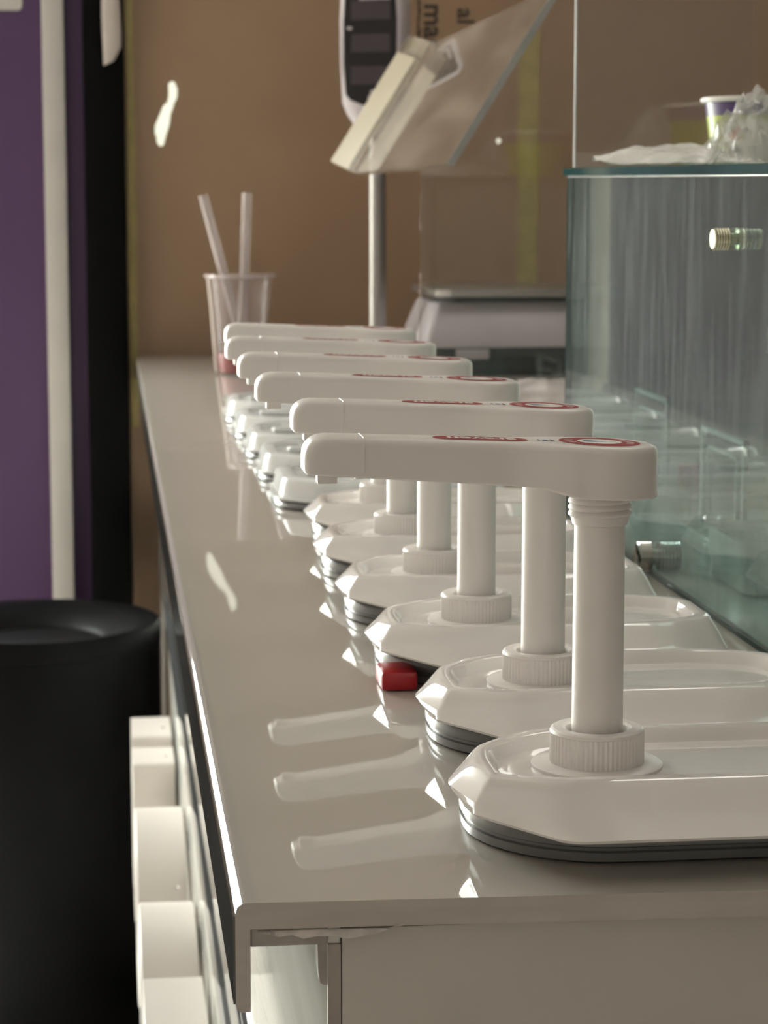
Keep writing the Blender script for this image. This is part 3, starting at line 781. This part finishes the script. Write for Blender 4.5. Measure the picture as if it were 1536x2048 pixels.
def knob(y, z, r, mt='brass'):
    bm = bmesh.new(); L = [(r*.85, -.0092), (r, -.0085)]
    k = -.0078
    while k < -.001: L += [(r, k), (r*.93, k+.0006), (r, k+.0012)]; k += .0016
    L += [(r, 0), (r*.55, 0.0002), (r*.55, .0055), (r*.95, .0056)]
    k = .0062
    while k < .019: L += [(r*.95, k), (r*.82, k+.0008), (r*.95, k+.0016)]; k += .0024
    lathe(bm, L, 0, 0, 32)
    for v in bm.verts: v.co = Vector((.362+v.co.z-.58, y+v.co.x-1.4, z+v.co.y))
    obj('metal_standoff', bm, M[mt], gc, angle=30)
knob(1.314, .2303, .0066); knob(1.494, .013, .0105, 'chrome')
tag(gc, 'green-edged glass display case on the counter right of the pumps', 'display case')
# tall clear pane standing on the case
tp = tag(obj('glass_screen', bx(.3665, .83, 1.779, 1.784, Z0+.2775, Z0+.80), M['glass_tall'], smooth=False), 'tall upright glass screen standing on the glass case', 'screen')
obj('pane_edge', bx(.3655, .3666, 1.7788, 1.7842, Z0+.2775, Z0+.80), M['glass_edge_pale'], tp, smooth=False)

# things in and on the case
def sign_holder(x, y0, y1, h, label):
    root = empty('acrylic_holder', (x, (y0+y1)/2, Z0+(.0026 if y1 < 1.78 else .0003))); hw = (y1-y0)/2
    obj('clear_panel', bx(-.001, .001, -hw, hw, .004, h), M['acrylic'], root, smooth=False)
    bm = bmesh.new()
    for r in ((-hw, -hw+.004, 0, h), (hw-.004, hw, 0, h), (-hw, hw, h-.004, h), (-hw+.018, -hw+.020, .012, h-.014), (hw-.020, hw-.018, .012, h-.014), (-hw+.018, hw-.018, h-.016, h-.014)):
        box(bm, -.002, .002, *r)
    fr = obj('frame_edges', bm, M['acrylic_edge'], root, smooth=False); fr['kind'] = 'stuff'
    obj('foot', bx(-.02, .02, -hw, hw, 0, .004, bevel=.001), M['acrylic_edge'], root)
    return tag(root, label, 'sign holder')
sign_holder(.455, 1.59, 1.71, .078, 'clear acrylic sign holder standing inside the glass case')
sign_holder(.47, 1.88, 2.00, .085, 'clear acrylic sign holder just beyond the glass case')
def tray(x, y, a, b, h, mt, label, fill=None):
    root = empty('display_tray', (x, y, Z0+.0026))
    bm = bmesh.new()
    def r(s, z): return [(px_, py_, z) for px_, py_ in rrect(-a*s, a*s, -b*s, b*s, min(a, b)*.35*s, 5)]
    loft(bm, [r(.84, 0), r(.9, .002), r(.97, h-.003), r(1.04, h-.0025), r(1.04, h), r(.95, h), r(.87, .004), r(.8, .0035)])
    obj('tray_body', bm, mt, root)
    if fill: obj('content_card', bx(-a*.7, a*.7, -b*.82, -b*.80, .006, h*.8), fill, root, smooth=False)
    return tag(root, label, 'tray')
tray(.430, 1.43, .036, .050, .036, M['acrylic_edge'], 'clear rounded tray with olive card inside the glass case', mat('olive_card', (.16, .17, .09), .5))
tray(.440, 1.30, .040, .050, .034, M['acrylic_edge'], 'clear rounded tray nearest the camera inside the glass case', M['scale_plate'])
tray(.535, 1.46, .045, .055, .045, mat('grey_tray_plastic', (.12, .12, .115), .3), 'dark grey tray deep inside the glass case')
tray(.565, 1.66, .045, .055, .040, M['acrylic_edge'], 'clear rounded tray at the far end inside the glass case')
tag(obj('small_box', bx(.50, .521, 1.945, 1.965, Z0+.0003, Z0+.020, bevel=.002), M['red']), 'small red box on the counter just beyond the glass case', 'box')

# paper cup on the case
pc = empty('paper_cup', (.496, 1.722, Z0+.2775))
R0, R1, HC = .0335, .0405, .049
bm = bmesh.new(); lathe(bm, [(R0, 0), (R0+.0004, .001), (R0+(R1-R0)*.78, HC*.78)], 0, 0, 56, True, False); obj('cup_wall', bm, M['paper_cup_green'], pc)
bm = bmesh.new(); lathe(bm, [(R0+(R1-R0)*.78, HC*.78), (R1, HC), (R1-.001, HC), (R0+(R1-R0)*.75, HC*.76)], 0, 0, 56, False, False); obj('cup_band', bm, M['paper_cup_purple'], pc)
bm = bmesh.new(); n = 56; rr = []
for k in range(10):
    a = 2*PI*k/10; rr.append([((R1+.0012+.0021*math.cos(a))*math.cos(2*PI*i/n), (R1+.0012+.0021*math.cos(a))*math.sin(2*PI*i/n), HC+.0015+.0021*math.sin(a)) for i in range(n)])
loft(bm, rr+[rr[0]], False, False); bmesh.ops.remove_doubles(bm, verts=bm.verts, dist=1e-7); obj('rolled_rim', bm, M['paper_cup_white'], pc)
def wrap(bm, ang0, off):
    for v in bm.verts:
        r = R0+(R1-R0)*v.co.y/HC+off+v.co.z; a = ang0+v.co.x/.037
        v.co = Vector((r*math.cos(a), r*math.sin(a), v.co.y))
    return bm
bm = bmesh.new(); N = 28
vc = [bm.verts.new((.021*math.cos(2*PI*k/N), .017+.0185*math.sin(2*PI*k/N), 0)) for k in range(N)]
ctr = bm.verts.new((0, .017, 0))
for k in range(N): bm.faces.new((vc[k], vc[(k+1) % N], ctr))
bmesh.ops.subdivide_edges(bm, edges=bm.edges[:], cuts=2, use_grid_fill=True)
A0 = math.radians(-113)
obj('oval_label', wrap(bm, A0, .0003), M['paper_cup_white'], pc)
bm = bmesh.new(); add_mesh(bm, text_mesh('K', .013, .0002, 0), Matrix.Translation((-.0115, .0235, 0))); obj('lettering', wrap(bm, A0, .0007), M['orange'], pc, smooth=False)
bm = bmesh.new(); add_mesh(bm, text_mesh('i', .010, .0002, 0), Matrix.Translation((-.0060, .0225, 0))); obj('lettering', wrap(bm, A0, .0007), M['paper_cup_green'], pc, smooth=False)
bm = bmesh.new(); bm.faces.new([bm.verts.new((-.0125+.0045*math.cos(2*PI*k/16), .010+.0055*math.sin(2*PI*k/16), 0)) for k in range(16)]); obj('printed_dot', wrap(bm, A0, .0007), M['navy'], pc, smooth=False)
tag(pc, 'green and purple paper ice cream cup with white rim on the glass case', 'cup')

# thin plastic bag lying on the case, flat white part and crumpled clear part
def crumple(xs, ys, nx, ny, zf, amp, fr, thick=.0006):
    bm = bmesh.new(); G = []
    for i in range(nx+1):
        row = []
        for j in range(ny+1):
            u, v = i/nx, j/ny; x, y, h = zf(u, v)
            q = Vector((x*fr, y*fr, 3.1)); nz = noise.noise(q)*.6+abs(noise.noise(q*2.3))*.5
            row.append(bm.verts.new((x+amp*.3*noise.noise(q*1.7), y+amp*.3*noise.noise(q*1.3), max(h+amp*nz*min(1, h/.004), .0009))))
        G.append(row)
    for i in range(nx):
        for j in range(ny): bm.faces.new((G[i][j], G[i+1][j], G[i+1][j+1], G[i][j+1]))
    return bm
BZ = Z0+.2772
def flatbag(u, v):
    x = .362+u*.115
    y = 1.692-.050*u+(v-.5)*(.012+.070*min(1, u*2.2))
    h = .0015+.0135*math.sin(PI*v)*math.sin(PI*min(1, .1+u*.85))+(.003*(1-u*8) if u < .12 else 0)
    return x, y, h
bag = empty('plastic_bag', (0, 0, BZ))
obj('flat_part', crumple(0, 0, 46, 26, flatbag, .006, 48), M['bag_white'], bag, angle=45)
def pile(u, v):
    x = .431+u*.13; y = 1.59+v*.080
    e = min(1, u/.22)*(1-max(0, (u-.55)/.45)**2)*math.sin(PI*v)**.6
    h = .002+e*.044
    return x, y, h
obj('crumpled_part', crumple(0, 0, 48, 34, pile, .020, 110), M['bag_clear'], bag, angle=22)
tag(bag, 'crumpled thin plastic bag lying on the glass case before the paper cup', 'bag')
# crumpled white bag on the counter behind the pumps
def wb(u, v):
    x = .42+u*.20; y = 2.55+v*.30
    return x, y, .002+.030*(math.sin(PI*u)*math.sin(PI*v))**.6
tag(obj('plastic_bag', (lambda b: b)(crumple(0, 0, 30, 30, wb, .012, 30)), film('pinkish_white_plastic', (.60, .54, .52), .1, .3), angle=60), 'flat crumpled white bag on the counter before the scale', 'bag').location = (0, 0, Z0)

# ---------------------------------------------------------------- black waste bin
wb_ = empty('waste_bin', (-.111, 3.30, .0042))
R, H = .178, .59
bm = bmesh.new(); lathe(bm, [(R-.006, 0), (R-.002, .004), (R, H-.035), (R-.001, H-.03)], 0, 0, 72); obj('bin_body', bm, M['bin'], wb_, angle=50)
bm = bmesh.new(); lathe(bm, [(R-.004, H-.034), (R+.001, H-.030), (R+.0015, H-.006), (R-.002, H), (R-.010, H+.001), (R-.03, H-.004), (R-.075, H-.022), (R-.085, H-.032), (R-.088, H-.06), (.02, H-.12)], 0, 0, 72); obj('bin_top', bm, M['bin'], wb_, angle=50)
tag(wb_, 'round black waste bin with open funnel top beside the counter', 'bin')
